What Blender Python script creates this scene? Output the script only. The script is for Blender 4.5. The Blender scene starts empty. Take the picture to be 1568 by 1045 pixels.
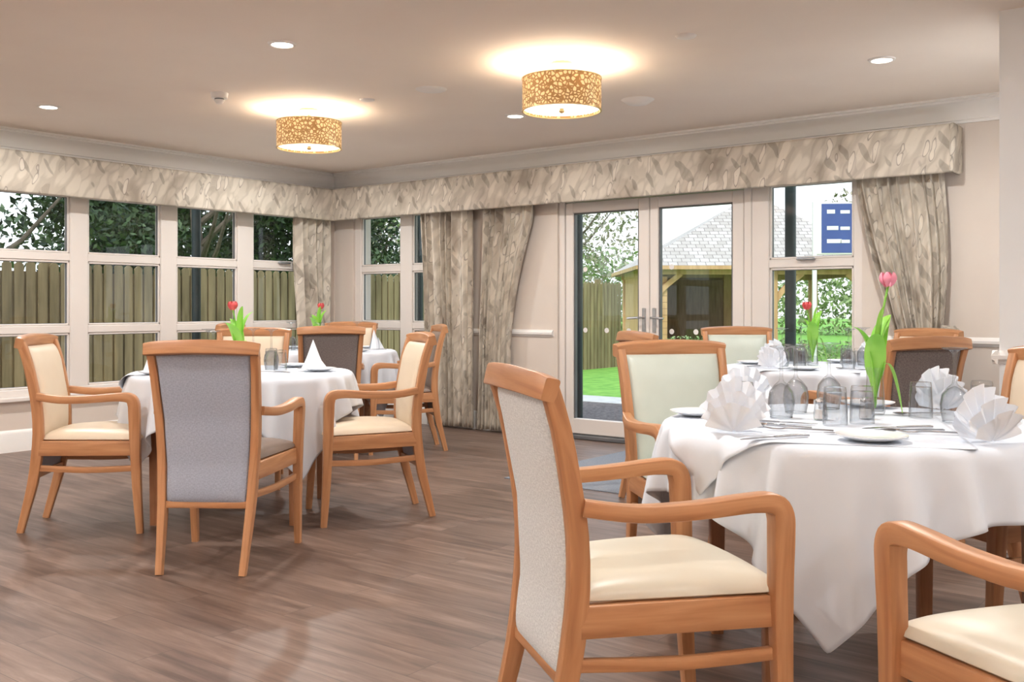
import bpy, math, random
import numpy as np
from mathutils import Vector, Matrix
random.seed(7); rng=np.random.default_rng(7)
S=bpy.context.scene
COL=S.collection
# ------------------------------------------------------------------ helpers
def lin(c):
    c=c/255.0
    return c/12.92 if c<=0.04045 else ((c+0.055)/1.055)**2.4
def rgb(r,g,b): return (lin(r),lin(g),lin(b),1.0)
class NT:
    def __init__(s,name):
        s.m=bpy.data.materials.new(name); s.m.use_nodes=True
        s.t=s.m.node_tree; s.b=s.t.nodes['Principled BSDF']; s.out=s.t.nodes['Material Output']
    def n(s,typ,**kw):
        n=s.t.nodes.new(typ)
        for k,v in kw.items(): setattr(n,k,v)
        return n
    def l(s,a,b): s.t.links.new(a,b)
    def map(s,src='Object',scale=(1,1,1),rot=(0,0,0)):
        tc=s.n('ShaderNodeTexCoord'); mp=s.n('ShaderNodeMapping')
        mp.inputs['Scale'].default_value=scale; mp.inputs['Rotation'].default_value=rot
        s.l(tc.outputs[src],mp.inputs['Vector']); return mp.outputs['Vector']
    def ramp(s,fac,stops):
        r=s.n('ShaderNodeValToRGB'); e=r.color_ramp.elements
        e[0].position,e[0].color=stops[0]; e[1].position,e[1].color=stops[-1]
        for p,c in stops[1:-1]:
            x=e.new(p); x.color=c
        s.l(fac,r.inputs['Fac']); return r.outputs['Color']
    def mix(s,fac,a,b,mode='MIX'):
        m=s.n('ShaderNodeMix',data_type='RGBA',blend_type=mode)
        for sock,v in ((m.inputs[0],fac),(m.inputs[6],a),(m.inputs[7],b)):
            if hasattr(v,'is_output') : s.l(v,sock)
            else: sock.default_value=v
        return m.outputs[2]
    def bump(s,h,st=0.2,dist=0.01):
        b=s.n('ShaderNodeBump'); b.inputs['Strength'].default_value=st; b.inputs['Distance'].default_value=dist
        s.l(h,b.inputs['Height']); s.l(b.outputs['Normal'],s.b.inputs['Normal'])
    def set(s,**kw):
        for k,v in kw.items():
            k=k.replace('_',' ')
            if hasattr(v,'is_output'): s.l(v,s.b.inputs[k])
            else: s.b.inputs[k].default_value=v
        return s
def noise_mat(name,c1,c2,scale=20,rough=0.6,src='Object',sc=(1,1,1),bump=0.0,detail=4,spec=0.5,**kw):
    t=NT(name); v=t.map(src,sc); n=t.n('ShaderNodeTexNoise'); n.inputs['Scale'].default_value=scale; n.inputs['Detail'].default_value=detail
    t.l(v,n.inputs['Vector']); c=t.ramp(n.outputs['Fac'],[(0.3,c1),(0.7,c2)])
    t.set(Base_Color=c,Roughness=rough); t.b.inputs['Specular IOR Level'].default_value=spec
    if bump: t.bump(n.outputs['Fac'],bump,0.01)
    t.set(**kw)
    return t.m
# ------------------------------------------------------------------ materials
M={}
M['wall']=noise_mat('wall_paint',rgb(220,208,198),rgb(224,213,203),3,0.85)
M['wallpier']=noise_mat('pier_paint',rgb(240,242,244),rgb(244,246,248),3,0.85)
M['ceil']=noise_mat('ceiling_paint',rgb(240,228,217),rgb(243,232,221),2,0.9)
M['trim']=noise_mat('trim_gloss_paint',rgb(243,240,237),rgb(246,243,240),3,0.4)
M['frame']=noise_mat('window_frame_paint',rgb(230,222,216),rgb(234,226,220),3,0.35)
def wood(name,a,b,c,rough=0.35):
    t=NT(name); v=t.map('UV',(28,2.2,1)); n=t.n('ShaderNodeTexNoise'); n.inputs['Scale'].default_value=1.3; n.inputs['Detail'].default_value=6; n.inputs['Distortion'].default_value=0.6
    t.l(v,n.inputs['Vector']); col=t.ramp(n.outputs['Fac'],[(0.25,a),(0.5,b),(0.75,c)])
    t.set(Base_Color=col,Roughness=rough); t.bump(n.outputs['Fac'],0.06,0.003); return t.m
M['oak']=wood('chair_beech',rgb(164,110,74),rgb(190,136,94),rgb(208,156,114))
M['darkwood']=wood('table_leg_wood',rgb(128,84,56),rgb(158,108,74),rgb(176,124,88))
def weave(name,a,b,scale=1,bs=.25):
    t=NT(name); v=t.map('UV',(scale*260,scale*110,1)); n=t.n('ShaderNodeTexNoise'); n.inputs['Scale'].default_value=1.0; n.inputs['Detail'].default_value=3
    t.l(v,n.inputs['Vector']); v2=t.map('UV',(scale*90,scale*280,1)); n2=t.n('ShaderNodeTexNoise'); n2.inputs['Scale'].default_value=1.0; t.l(v2,n2.inputs['Vector'])
    f=t.n('ShaderNodeMath',operation='MULTIPLY'); t.l(n.outputs['Fac'],f.inputs[0]); t.l(n2.outputs['Fac'],f.inputs[1])
    col=t.ramp(f.outputs[0],[(0.15,a),(0.36,b)]); t.set(Base_Color=col,Roughness=0.9); t.bump(f.outputs[0],bs,0.002); return t.m
M['fab_grey']=weave('fabric_blue_grey',rgb(156,161,176),rgb(176,182,197))
M['fab_cream']=weave('fabric_cream_weave',rgb(208,211,213),rgb(234,237,238),1.1,.25)
M['fab_dark']=weave('fabric_taupe',rgb(108,99,98),rgb(136,127,124))
M['vinyl']=noise_mat('vinyl_cream',rgb(222,213,194),rgb(227,219,201),6,0.38)
M['vinyl_mint']=noise_mat('vinyl_mint',rgb(198,207,197),rgb(206,214,204),6,0.4)
M['vinyl_dark']=noise_mat('vinyl_taupe',rgb(120,104,94),rgb(134,117,106),6,0.4)
M['vinyl_sand']=noise_mat('vinyl_sand',rgb(222,205,181),rgb(227,211,189),6,0.4)
t=NT('table_linen'); v=t.map('Object',(1,1,1)); n=t.n('ShaderNodeTexNoise'); n.inputs['Scale'].default_value=9; n.inputs['Detail'].default_value=3; t.l(v,n.inputs['Vector'])
t.set(Base_Color=rgb(226,232,242),Roughness=0.8); t.bump(n.outputs['Fac'],0.12,0.01); M['linen']=t.m
M['napkin']=noise_mat('napkin_linen',rgb(236,240,247),rgb(241,244,250),15,0.85)
M['china']=noise_mat('white_china',rgb(240,241,244),rgb(244,245,247),4,0.12)
M['steel']=noise_mat('cutlery_steel',rgb(165,165,168),rgb(185,185,188),30,0.22,Metallic=1.0)
M['alu']=noise_mat('brushed_handle',rgb(170,170,172),rgb(185,185,187),30,0.3,Metallic=1.0)
def thin_glass(name,tint,edgetint,edge,base,pw,gl=0.03):
    t=NT(name); tr=t.n('ShaderNodeBsdfTransparent')
    g=t.n('ShaderNodeBsdfGlossy'); g.inputs['Roughness'].default_value=gl
    lw=t.n('ShaderNodeLayerWeight'); lw.inputs['Blend'].default_value=0.5
    p=t.n('ShaderNodeMath',operation='POWER'); p.inputs[1].default_value=pw; t.l(lw.outputs['Facing'],p.inputs[0])
    t.l(t.mix(p.outputs[0],tint,edgetint),tr.inputs[0])
    a=t.n('ShaderNodeMath',operation='MULTIPLY_ADD'); a.inputs[1].default_value=edge; a.inputs[2].default_value=base; t.l(p.outputs[0],a.inputs[0])
    mx=t.n('ShaderNodeMixShader'); t.l(a.outputs[0],mx.inputs[0]); t.l(tr.outputs[0],mx.inputs[1]); t.l(g.outputs[0],mx.inputs[2]); t.l(mx.outputs[0],t.out.inputs['Surface'])
    return t.m
M['glass']=thin_glass('window_glass',(0.97,0.985,0.98,1),(0.9,0.95,0.93,1),.5,.045,4,0.01)
M['crystal']=thin_glass('drinking_glass',(0.93,0.94,0.95,1),(.42,.44,.46,1),.6,.07,2.6)
def curtain_mat(name):
    t=NT(name); v=t.map('UV',(1,1,1))
    n0=t.n('ShaderNodeTexNoise'); n0.inputs['Scale'].default_value=7; n0.inputs['Detail'].default_value=1; t.l(v,n0.inputs['Vector'])
    vm=t.n('ShaderNodeVectorMath',operation='MULTIPLY_ADD'); vm.inputs[1].default_value=(0.07,0.07,0.07); t.l(n0.outputs['Color'],vm.inputs[0]); t.l(v,vm.inputs[2])
    def leaf(rot,sx,sy,sc,seedz,feat='F1'):
        m0=t.n('ShaderNodeMapping'); m0.inputs['Rotation'].default_value=(0,0,rot); m0.inputs['Location'].default_value=(seedz,seedz*.7,0); t.l(vm.outputs[0],m0.inputs['Vector'])
        mp=t.n('ShaderNodeMapping'); mp.inputs['Scale'].default_value=(sx,sy,1); t.l(m0.outputs[0],mp.inputs['Vector'])
        vo=t.n('ShaderNodeTexVoronoi',feature=feat); vo.inputs['Scale'].default_value=sc; t.l(mp.outputs[0],vo.inputs['Vector']); return vo
    a=leaf(.5,1.0,.26,17,0); b=leaf(-.5,1.0,.25,13,3.3); d=leaf(.25,1.0,.24,13,7.1)
    base=t.ramp(a.outputs['Color'],[(0.0,rgb(190,180,167)),(0.35,rgb(212,203,189)),(0.6,rgb(220,211,197)),(1.0,rgb(198,188,176))])
    ea=t.ramp(a.outputs['Distance'],[(0.0,(.88,.87,.86,1)),(0.07,(1,1,1,1)),(0.42,(1,1,1,1)),(0.60,(.82,.81,.80,1))]); c=t.mix(1.0,base,ea,'MULTIPLY')
    l2=t.ramp(b.outputs['Distance'],[(0.0,(.82,.81,.80,1)),(0.05,(.60,.59,.58,1)),(0.26,(.66,.65,.64,1)),(0.30,(1,1,1,1)),(1,(1,1,1,1))]); c=t.mix(.85,c,l2,'MULTIPLY')
    f3=t.ramp(d.outputs['Distance'],[(0.25,(1,1,1,1)),(0.27,(0,0,0,1))])
    c3_=t.ramp(d.outputs['Distance'],[(0.0,rgb(178,168,156)),(0.04,rgb(226,218,205)),(0.21,rgb(220,211,198)),(0.25,rgb(150,141,132))]); c=t.mix(f3,c,c3_)
    n2=t.n('ShaderNodeTexNoise'); n2.inputs['Scale'].default_value=2.4; n2.inputs['Detail'].default_value=2; n2.inputs['Distortion'].default_value=.4; t.l(v,n2.inputs['Vector'])
    f2=t.ramp(n2.outputs['Fac'],[(0.56,(1,1,1,1)),(0.66,(.72,.69,.67,1))]); c=t.mix(1.0,c,f2,'MULTIPLY')
    t.set(Base_Color=c,Roughness=0.85); return t.m
M['curtain']=curtain_mat('curtain_floral_fabric')
t=NT('floor_vinyl_plank'); v=t.map('Object')
br=t.n('ShaderNodeTexBrick'); br.offset=0.37; br.inputs['Scale'].default_value=1; br.inputs['Brick Width'].default_value=1.22; br.inputs['Row Height'].default_value=0.15; br.inputs['Mortar Size'].default_value=0.0012
br.inputs['Color1'].default_value=(0,0,0,1); br.inputs['Color2'].default_value=(1,1,1,1); br.inputs['Mortar'].default_value=(0.3,0.3,0.3,1); t.l(v,br.inputs['Vector'])
mul=t.n('ShaderNodeVectorMath',operation='MULTIPLY_ADD'); mul.inputs[1].default_value=(7,3,9); t.l(br.outputs['Color'],mul.inputs[0]); t.l(v,mul.inputs[2])
mp=t.n('ShaderNodeMapping'); mp.inputs['Scale'].default_value=(1.6,15,1); t.l(mul.outputs[0],mp.inputs['Vector'])
n=t.n('ShaderNodeTexNoise'); n.inputs['Scale'].default_value=1.2; n.inputs['Detail'].default_value=7; n.inputs['Roughness'].default_value=0.62; n.inputs['Distortion'].default_value=0.4; t.l(mp.outputs[0],n.inputs['Vector'])
c=t.ramp(n.outputs['Fac'],[(0.25,rgb(74,58,50)),(0.42,rgb(105,85,75)),(0.58,rgb(126,105,94)),(0.8,rgb(158,138,127))])
pl=t.ramp(br.outputs['Color'],[(0.0,(0.86,0.85,0.85,1)),(1.0,(1.1,1.09,1.08,1))])
c=t.mix(1.0,c,pl,'MULTIPLY'); c=t.mix(br.outputs['Fac'],c,rgb(74,62,56))
t.set(Base_Color=c,Roughness=0.40); t.bump(n.outputs['Fac'],0.05,0.004); M['floor']=t.m
M['mat']=noise_mat('entrance_matting',rgb(122,129,140),rgb(142,149,160),120,0.95,bump=0.3)
M['grass']=noise_mat('lawn_grass',rgb(104,160,54),rgb(144,196,80),6,0.9,detail=8,bump=0.5)
M['soil']=noise_mat('gravel_soil',rgb(84,72,70),rgb(140,128,122),30,0.95,bump=0.6)
M['paving']=noise_mat('paving_stone',rgb(205,200,192),rgb(222,218,210),8,0.9)
M['fence']=noise_mat('fence_timber',rgb(108,94,64),rgb(160,140,102),3,0.85,sc=(3,3,0.4),detail=6)
M['gaz']=noise_mat('gazebo_oak',rgb(186,142,98),rgb(214,172,126),3,0.8,sc=(3,3,0.5))
M['gazdark']=noise_mat('gazebo_inner_board',rgb(126,96,74),rgb(150,118,92),4,0.9,sc=(4,4,0.6))
t=NT('cedar_shingle'); v=t.map('UV'); br=t.n('ShaderNodeTexBrick'); br.inputs['Scale'].default_value=1; br.inputs['Brick Width'].default_value=0.22; br.inputs['Row Height'].default_value=0.16; br.inputs['Mortar Size'].default_value=0.010
br.inputs['Color1'].default_value=rgb(182,172,162); br.inputs['Color2'].default_value=rgb(208,199,190); br.inputs['Mortar'].default_value=rgb(140,130,124); t.l(v,br.inputs['Vector']); t.set(Base_Color=br.outputs['Color'],Roughness=0.9); M['shingle']=t.m
M['post']=noise_mat('powder_coated_steel',rgb(34,46,48),rgb(40,52,54),5,0.4)
def leafm(name,a,b):
    t=NT(name); g=t.n('ShaderNodeNewGeometry'); c=t.ramp(g.outputs['Random Per Island'],[(0,a),(1,b)]); t.set(Base_Color=c,Roughness=0.6); return t.m
M['leafd']=leafm('leaf_dark_evergreen',rgb(30,46,28),rgb(92,116,74))
M['leafl']=leafm('leaf_light_green',rgb(92,118,66),rgb(164,182,122))
M['leafb']=leafm('leaf_twig_brown',rgb(120,114,96),rgb(176,172,148))
M['bark']=noise_mat('tree_bark',rgb(84,74,64),rgb(120,108,94),12,0.9,bump=0.5)
M['stem']=noise_mat('tulip_stem',rgb(110,170,60),rgb(146,200,84),10,0.5)
M['leaf']=noise_mat('tulip_leaf',rgb(132,200,66),rgb(172,224,104),5,0.45)
M['petal']=noise_mat('tulip_petal',rgb(232,120,150),rgb(248,180,196),12,0.5)
M['petalr']=noise_mat('tulip_petal_red',rgb(206,58,66),rgb(232,104,104),12,0.5)
M['navy']=noise_mat('sign_navy',rgb(58,78,140),rgb(64,86,150),4,0.5)
M['white']=noise_mat('white_plastic',rgb(236,230,226),rgb(240,235,231),4,0.4)
M['plasdark']=noise_mat('grey_plastic',rgb(90,90,92),rgb(110,110,112),4,0.4)
M['gold']=noise_mat('brushed_gold',rgb(214,180,122),rgb(226,196,142),14,0.35,Metallic=0.5)
def emis(name,col,st):
    t=NT(name); n=t.n('ShaderNodeTexNoise'); n.inputs['Scale'].default_value=3
    c=t.ramp(n.outputs['Fac'],[(0,col),(1,col)]); t.set(Base_Color=(0.8,0.8,0.8,1),Emission_Color=c,Emission_Strength=st); return t.m
M['led']=emis('downlight_lens',(1,0.95,0.86,1),6)
M['diff']=emis('lamp_diffuser',(1,0.90,0.72,1),1.4)
t=NT('pierced_lampshade'); v=t.map('UV',(1,1,1)); vo=t.n('ShaderNodeTexVoronoi',feature='DISTANCE_TO_EDGE'); vo.inputs['Scale'].default_value=44; t.l(v,vo.inputs['Vector'])
f=t.ramp(vo.outputs['Distance'],[(0.10,(0,0,0,1)),(0.18,(1,1,1,1))])
c=t.mix(f,rgb(180,136,80),rgb(228,202,148)); t.set(Base_Color=c,Roughness=0.5)
e=t.mix(f,(0.11,0.055,0.02,1),(1.0,0.72,0.38,1)); t.l(e,t.b.inputs['Emission Color']); t.b.inputs['Emission Strength'].default_value=0.30; M['shade']=t.m
# ------------------------------------------------------------------ mesh builder
class MB:
    def __init__(s): s.v=[];s.f=[];s.m=[];s.uv=[];s.M=Matrix.Identity(4)
    def add(s,vs,fs,mat=0,uvs=None):
        o=len(s.v)
        s.v+= [tuple(s.M@Vector(p)) for p in vs]
        for k,f in enumerate(fs):
            s.f.append([o+i for i in f]); s.m.append(mat)
            if uvs is not None: s.uv.append(uvs[k])
            else:
                p=[Vector(vs[i]) for i in f]
                nrm=(p[1]-p[0]).cross(p[2]-p[0]); a=[abs(x) for x in nrm]; ax=a.index(max(a))
                s.uv.append([((q.y,q.z) if ax==0 else (q.x,q.z) if ax==1 else (q.x,q.y)) for q in p])
    def box(s,x0,x1,y0,y1,z0,z1,mat=0):
        vs=[(x,y,z) for z in (z0,z1) for y in (y0,y1) for x in (x0,x1)]
        s.add(vs,[(0,2,3,1),(4,5,7,6),(0,1,5,4),(2,6,7,3),(0,4,6,2),(1,3,7,5)],mat)
    def loft(s,rings,mat=0,cap=True,closed=True,vscale=1.0):
        n=len(rings[0]); vs=[p for r in rings for p in r]; fs=[];uv=[]
        L=[0]
        for i in range(1,len(rings)):
            L.append(L[-1]+(Vector(rings[i][0])-Vector(rings[i-1][0])).length)
        W=[0]
        for j in range(n): W.append(W[-1]+(Vector(rings[len(rings)//2][(j+1)%n])-Vector(rings[len(rings)//2][j])).length)
        for i in range(len(rings)-1):
            for j in range(n if closed else n-1):
                k=(j+1)%n
                fs.append((i*n+j,i*n+k,(i+1)*n+k,(i+1)*n+j))
                uv.append([(W[j],L[i]),(W[j+1],L[i]),(W[j+1],L[i+1]),(W[j],L[i+1])])
        if cap and closed:
            for base,rev in ((0,True),((len(rings)-1)*n,False)):
                idx=[base+j for j in range(n)]
                if rev: idx=idx[::-1]
                fs.append(tuple(idx)); uv.append([(vs[q][0],vs[q][1]) for q in idx])
        s.add(vs,fs,mat,uv)
    def rbox(s,x0,x1,y0,y1,z0,z1,mat=0,r=0.006):
        def ring(i,z):
            a,b,c,d=x0+i,x1-i,y0+i,y1-i; q=r
            return [(a+q,c,z),(b-q,c,z),(b,c+q,z),(b,d-q,z),(b-q,d,z),(a+q,d,z),(a,d-q,z),(a,c+q,z)]
        s.loft([ring(r,z0),ring(0,z0+r),ring(0,z1-r),ring(r,z1)],mat)
    def sweep(s,pts,size,mat=0,side=(1,0,0),sub=4,r=0.3):
        P=[Vector(p) for p in pts]
        if not isinstance(size,list): size=[size]*len(P)
        Q=[];Z=[]
        n=len(P)
        for i in range(n-1):
            p0=P[max(i-1,0)];p1=P[i];p2=P[i+1];p3=P[min(i+2,n-1)]
            ns=sub if n>2 else 1
            for k in range(ns):
                t=k/ns; t2=t*t;t3=t2*t
                Q.append(0.5*((2*p1)+(p2-p0)*t+(2*p0-5*p1+4*p2-p3)*t2+(3*p1-p0-3*p2+p3)*t3))
                Z.append((size[i][0]*(1-t)+size[i+1][0]*t,size[i][1]*(1-t)+size[i+1][1]*t))
        Q.append(P[-1]);Z.append(size[-1])
        sd=Vector(side); rings=[]
        for i,p in enumerate(Q):
            T=(Q[min(i+1,len(Q)-1)]-Q[max(i-1,0)]).normalized()
            N=T.cross(sd).normalized(); Sx=N.cross(T).normalized()
            w,d=Z[i][0]/2,Z[i][1]/2; c=min(w,d)*r
            sec=[]
            for cx,cy,a0 in ((w-c,d-c,0),(-w+c,d-c,90),(-w+c,-d+c,180),(w-c,-d+c,270)):
                for a in (0,45,90):
                    A=math.radians(a0+a); sec.append((cx+c*math.cos(A),cy+c*math.sin(A)))
            rings.append([tuple(p+Sx*a+N*b) for a,b in sec])
        s.loft(rings,mat)
    def lathe(s,prof,seg=24,mat=0,c=(0,0,0),cap=False):
        rings=[[(c[0]+r*math.cos(2*math.pi*j/seg),c[1]+r*math.sin(2*math.pi*j/seg),c[2]+z) for j in range(seg)] for r,z in prof]
        s.loft(rings,mat,cap=cap)
    def tube(s,pts,rad,mat=0,seg=8):
        P=[Vector(p) for p in pts]; rings=[]
        if not isinstance(rad,list): rad=[rad]*len(P)
        for i,p in enumerate(P):
            T=(P[min(i+1,len(P)-1)]-P[max(i-1,0)]).normalized()
            a=T.cross(Vector((0.3,1,0.2))).normalized(); b=T.cross(a)
            rings.append([tuple(p+(a*math.cos(2*math.pi*j/seg)+b*math.sin(2*math.pi*j/seg))*rad[i]) for j in range(seg)])
        s.loft(rings,mat)
    def grid(s,fn,nu,nv,mat=0,uvf=None,flip=False):
        vs=[];U=[]
        for i in range(nu+1):
            for j in range(nv+1):
                p=fn(i/nu,j/nv); vs.append(tuple(p)); U.append(uvf(i/nu,j/nv) if uvf else (i/nu,j/nv))
        fs=[]
        for i in range(nu):
            for j in range(nv):
                a=i*(nv+1)+j; q=(a,a+nv+1,a+nv+2,a+1)
                fs.append(q[::-1] if flip else q)
        s.add(vs,fs,mat,[[U[k] for k in f] for f in fs])
    def mesh(s,name,mats,smooth=35):
        me=bpy.data.meshes.new(name); me.from_pydata(s.v,[],s.f)
        for m in mats: me.materials.append(m)
        me.polygons.foreach_set('material_index',s.m)
        uvl=me.uv_layers.new(name='UVMap'); flat=[c for f in s.uv for p in f for c in p]
        uvl.data.foreach_set('uv',flat)
        if smooth:
            me.polygons.foreach_set('use_smooth',[True]*len(s.f)); me.set_sharp_from_angle(angle=math.radians(smooth))
        me.update(); return me
    def obj(s,name,mats,loc=(0,0,0),rz=0,smooth=35):
        return put(name,s.mesh(name,mats,smooth),loc,rz)
def put(name,me,loc=(0,0,0),rz=0,parent=None):
    o=bpy.data.objects.new(name,me); o.location=loc; o.rotation_euler=(0,0,math.radians(rz)); COL.objects.link(o)
    if parent: o.parent=parent
    return o
def boxobj(name,boxes,mat):
    b=MB()
    for q in boxes: b.box(*q)
    return b.obj(name,[mat],smooth=0)
# ------------------------------------------------------------------ room shell
H=2.5; XR=10.0; YF=-9.6
boxobj('floor',[(-0.25,XR+.2,YF-.2,0.25,-0.1,0)],M['floor'])
boxobj('ceiling',[(-0.25,XR+.2,YF-.2,0.25,H,H+0.15)],M['ceil'])
ZS,ZH=0.42,2.10
boxobj('wall_left',[(-.25,0,-.28,.25,0,H),(-.25,0,-4.42,-.28,0,ZS),(-.25,0,-4.42,-.28,ZH,H),(-.25,0,-4.9,-4.42,0,H),(-.25,0,-9.0,-4.9,0,ZS),(-.25,0,-9.0,-4.9,ZH,H),(-.25,0,YF-.2,-9.0,0,H)],M['wall'])
boxobj('wall_back',[(0,.28,0,.25,0,H),(.28,1.45,0,.25,0,ZS),(.28,1.45,0,.25,ZH,H),(1.45,2.84,0,.25,0,H),(2.84,5.46,0,.25,ZH,H),(4.62,5.46,0,.25,0,ZS),(5.46,XR+.2,0,.25,0,H)],M['wall'])
boxobj('wall_front',[(0,XR+.2,YF-.2,YF,0,H)],M['wall'])
boxobj('wall_right',[(XR,XR+.2,YF,0,0,H)],M['wall'])
boxobj('wall_pier',[(6.744,XR,-2.0,0,0,H)],M['wallpier'])
prof=[(0,2.345),(.014,2.345),(.014,2.362),(.024,2.366),(.03,2.40),(.05,2.435),(.085,2.462),(.115,2.47),(.118,2.482),(.135,2.484),(.135,2.5),(0,2.5)]
def crown(name,a,b,nrm,ma=0,mb=0):
    a=Vector(a);b=Vector(b);d=(b-a).normalized();n=Vector(nrm)
    rings=[[tuple(a+n*o+d*(o*ma)+Vector((0,0,z))) for o,z in prof],[tuple(b+n*o-d*(o*mb)+Vector((0,0,z))) for o,z in prof]]
    m=MB(); m.loft(rings); return m.obj(name,[M['trim']],smooth=50)
crown('trim_1',(0,0,0),(6.744,0,0),(0,-1,0),1,0)
crown('trim_2',(0,YF,0),(0,0,0),(1,0,0),0,1)
bprof=[(0,0),(.018,0),(.018,.12),(.014,.135),(.014,.15),(.006,.165),(0,.17)]
def strip(name,a,b,nrm,pr):
    a=Vector(a);b=Vector(b);n=Vector(nrm)
    m=MB(); m.loft([[tuple(a+n*o+Vector((0,0,z))) for o,z in pr],[tuple(b+n*o+Vector((0,0,z))) for o,z in pr]]); return m.obj(name,[M['trim']],smooth=50)
strip('baseboard_left',(0,YF,0),(0,0,0),(1,0,0),bprof)
strip('baseboard_back',(0,0,0),(2.80,0,0),(0,-1,0),bprof)
strip('baseboard_back_right',(4.66,0,0),(6.744,0,0),(0,-1,0),bprof)
strip('baseboard_pier',(6.73,-2,0),(XR,-2,0),(0,-1,0),bprof)
strip('baseboard_pier_side',(6.744,-2.018,0),(6.744,0,0),(-1,0,0),bprof)
dprof=[(0,.865),(.01,.868),(.014,.88),(.028,.888),(.03,.905),(.02,.915),(.012,.925),(0,.928)]
strip('trim_5',(1.45,0,0),(2.80,0,0),(0,-1,0),dprof)
strip('trim_6',(5.50,0,0),(6.744,0,0),(0,-1,0),dprof)
strip('trim_7',(6.716,-2,0),(XR,-2,0),(0,-1,0),dprof)
strip('trim_8',(6.744,-2.028,0),(6.744,0,0),(-1,0,0),dprof)
# ------------------------------------------------------------------ windows
def window(name,axis,a0,a1,cells,trans,handles=()):
    m=MB()
    def bx(p0,p1,z0,z1,d0,d1,mat=0,r=0.006):
        if axis=='x': m.rbox(p0,p1,d0,d1,z0,z1,mat,r)
        else: m.rbox(-d1,-d0,p0,p1,z0,z1,mat,r)
    bx(a0,a1,ZH-.06,ZH,.02,.10); bx(a0,a1,ZS,ZS+.06,.02,.10)
    edges=[a0]+[c for cc in cells for c in cc]+[a1]
    for i in range(0,len(edges),2): bx(edges[i],edges[i+1],ZS+.055,ZH-.055,.022,.098)
    for c0,c1 in cells:
        for z in trans: bx(c0-.004,c1+.004,z-.032,z+.032,.028,.092)
        for z0,z1 in zip([ZS+.06]+[z+.032 for z in trans],[z-.032 for z in trans]+[ZH-.06]):
            for q in ((c0,c0+.016,z0,z1),(c1-.016,c1,z0,z1)): bx(*q,.035,.085,0,.004)
            bx(c0,c1,z0,z0+.016,.035,.085,0,.004); bx(c0,c1,z1-.016,z1,.035,.085,0,.004)
            for q in ((c0+.014,c0+.019,z0,z1),(c1-.019,c1-.014,z0,z1)): bx(*q,.05,.07,3,.001)
            bx(c0+.01,c1-.01,z0+.014,z0+.019,.05,.07,3,.001); bx(c0+.01,c1-.01,z1-.019,z1-.014,.05,.07,3,.001)
        if axis=='x': m.add([(c0,.06,ZS+.05),(c1,.06,ZS+.05),(c1,.06,ZH-.05),(c0,.06,ZH-.05)],[(0,1,2,3)],1)
        else: m.add([(-.06,c0,ZS+.05),(-.06,c1,ZS+.05),(-.06,c1,ZH-.05),(-.06,c0,ZH-.05)],[(0,1,2,3)],1)
    if axis=='x': m.rbox(a0-.03,a1+.03 if a1<2 else a1,-.05,.04,ZS-.03,ZS+.004,0)
    else: m.rbox(-.04,.05,a0-.03,a1+.03,ZS-.03,ZS+.004,0)
    for h in handles:
        z=trans[-1]+.02
        bx(h-.07,h+.07,z,z+.02,-.01,.03,2)
    return m.obj(name,[M['frame'],M['glass'],M['alu'],M['plasdark']])
window('window_1','y',-4.42,-.28,[(-4.33,-3.67),(-3.51,-2.84),(-2.685,-2.014),(-1.85,-1.197),(-1.016,-.36)],[0.945,1.535],handles=(-.65,))
window('window_2','x',.28,1.45,[(.373,.928),(1.087,1.37)],[0.945,1.51])
window('window_3','x',4.622,5.46,[(4.76,5.39)],[1.45],handles=(5.05,))
window('window_4','y',-9.0,-4.9,[(-8.9,-7.7),(-7.5,-6.3),(-6.1,-5.0)],[0.945,1.535])
m=MB()
for q in ((2.84,2.90,.02,.11,0,ZH),(4.56,4.62,.02,.11,0,ZH),(2.9,4.56,.02,.11,ZH-.07,ZH)): m.rbox(*q)
m.rbox(2.84,4.62,-.02,.13,0,.035,3)
for a,b,g0,g1 in ((2.905,3.73,2.985,3.63),(3.735,4.555,3.815,4.46)):
    m.rbox(a,g0,.03,.09,.04,ZH-.075); m.rbox(g1,b,.03,.09,.04,ZH-.075)
    m.rbox(g0-.003,g1+.003,.032,.088,.04,.17); m.rbox(g0-.003,g1+.003,.032,.088,ZH-.165,ZH-.075)
    m.add([(g0,.06,.16),(g1,.06,.16),(g1,.06,ZH-.16),(g0,.06,ZH-.16)],[(0,1,2,3)],1)
    for q in ((g0,g0+.012,.17,ZH-.165),(g1-.012,g1,.17,ZH-.165)): m.rbox(q[0],q[1],.04,.08,q[2],q[3],3,.003)
    m.rbox(g0,g1,.04,.08,ZH-.177,ZH-.165,3,.003)
    for k in range(3):
        cx=g0+(g1-g0)*(k+.5)/3
        for z in (.93,1.45):
            pts=[(cx+.022*math.cos(2*math.pi*j/16),.057,z+.022*math.sin(2*math.pi*j/16)) for j in range(16)]
            if z<1 or k==0: m.add(pts,[tuple(range(16))],4)
for hx,sg in ((3.685,-1),(3.78,1)):
    m.rbox(hx-.016,hx+.016,.018,.032,.92,1.12,2,.004)
    m.tube([(hx,.03,1.04),(hx,-.03,1.04),(hx+sg*.02,-.04,1.04),(hx+sg*.12,-.04,1.035)],.009,2)
m.obj('door_1',[M['frame'],M['glass'],M['alu'],M['plasdark'],M['white']])
boxobj('entrance_mat',[(3.75,5.2,-1.9,-.03,0.0005,.006)],M['mat'])
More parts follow.
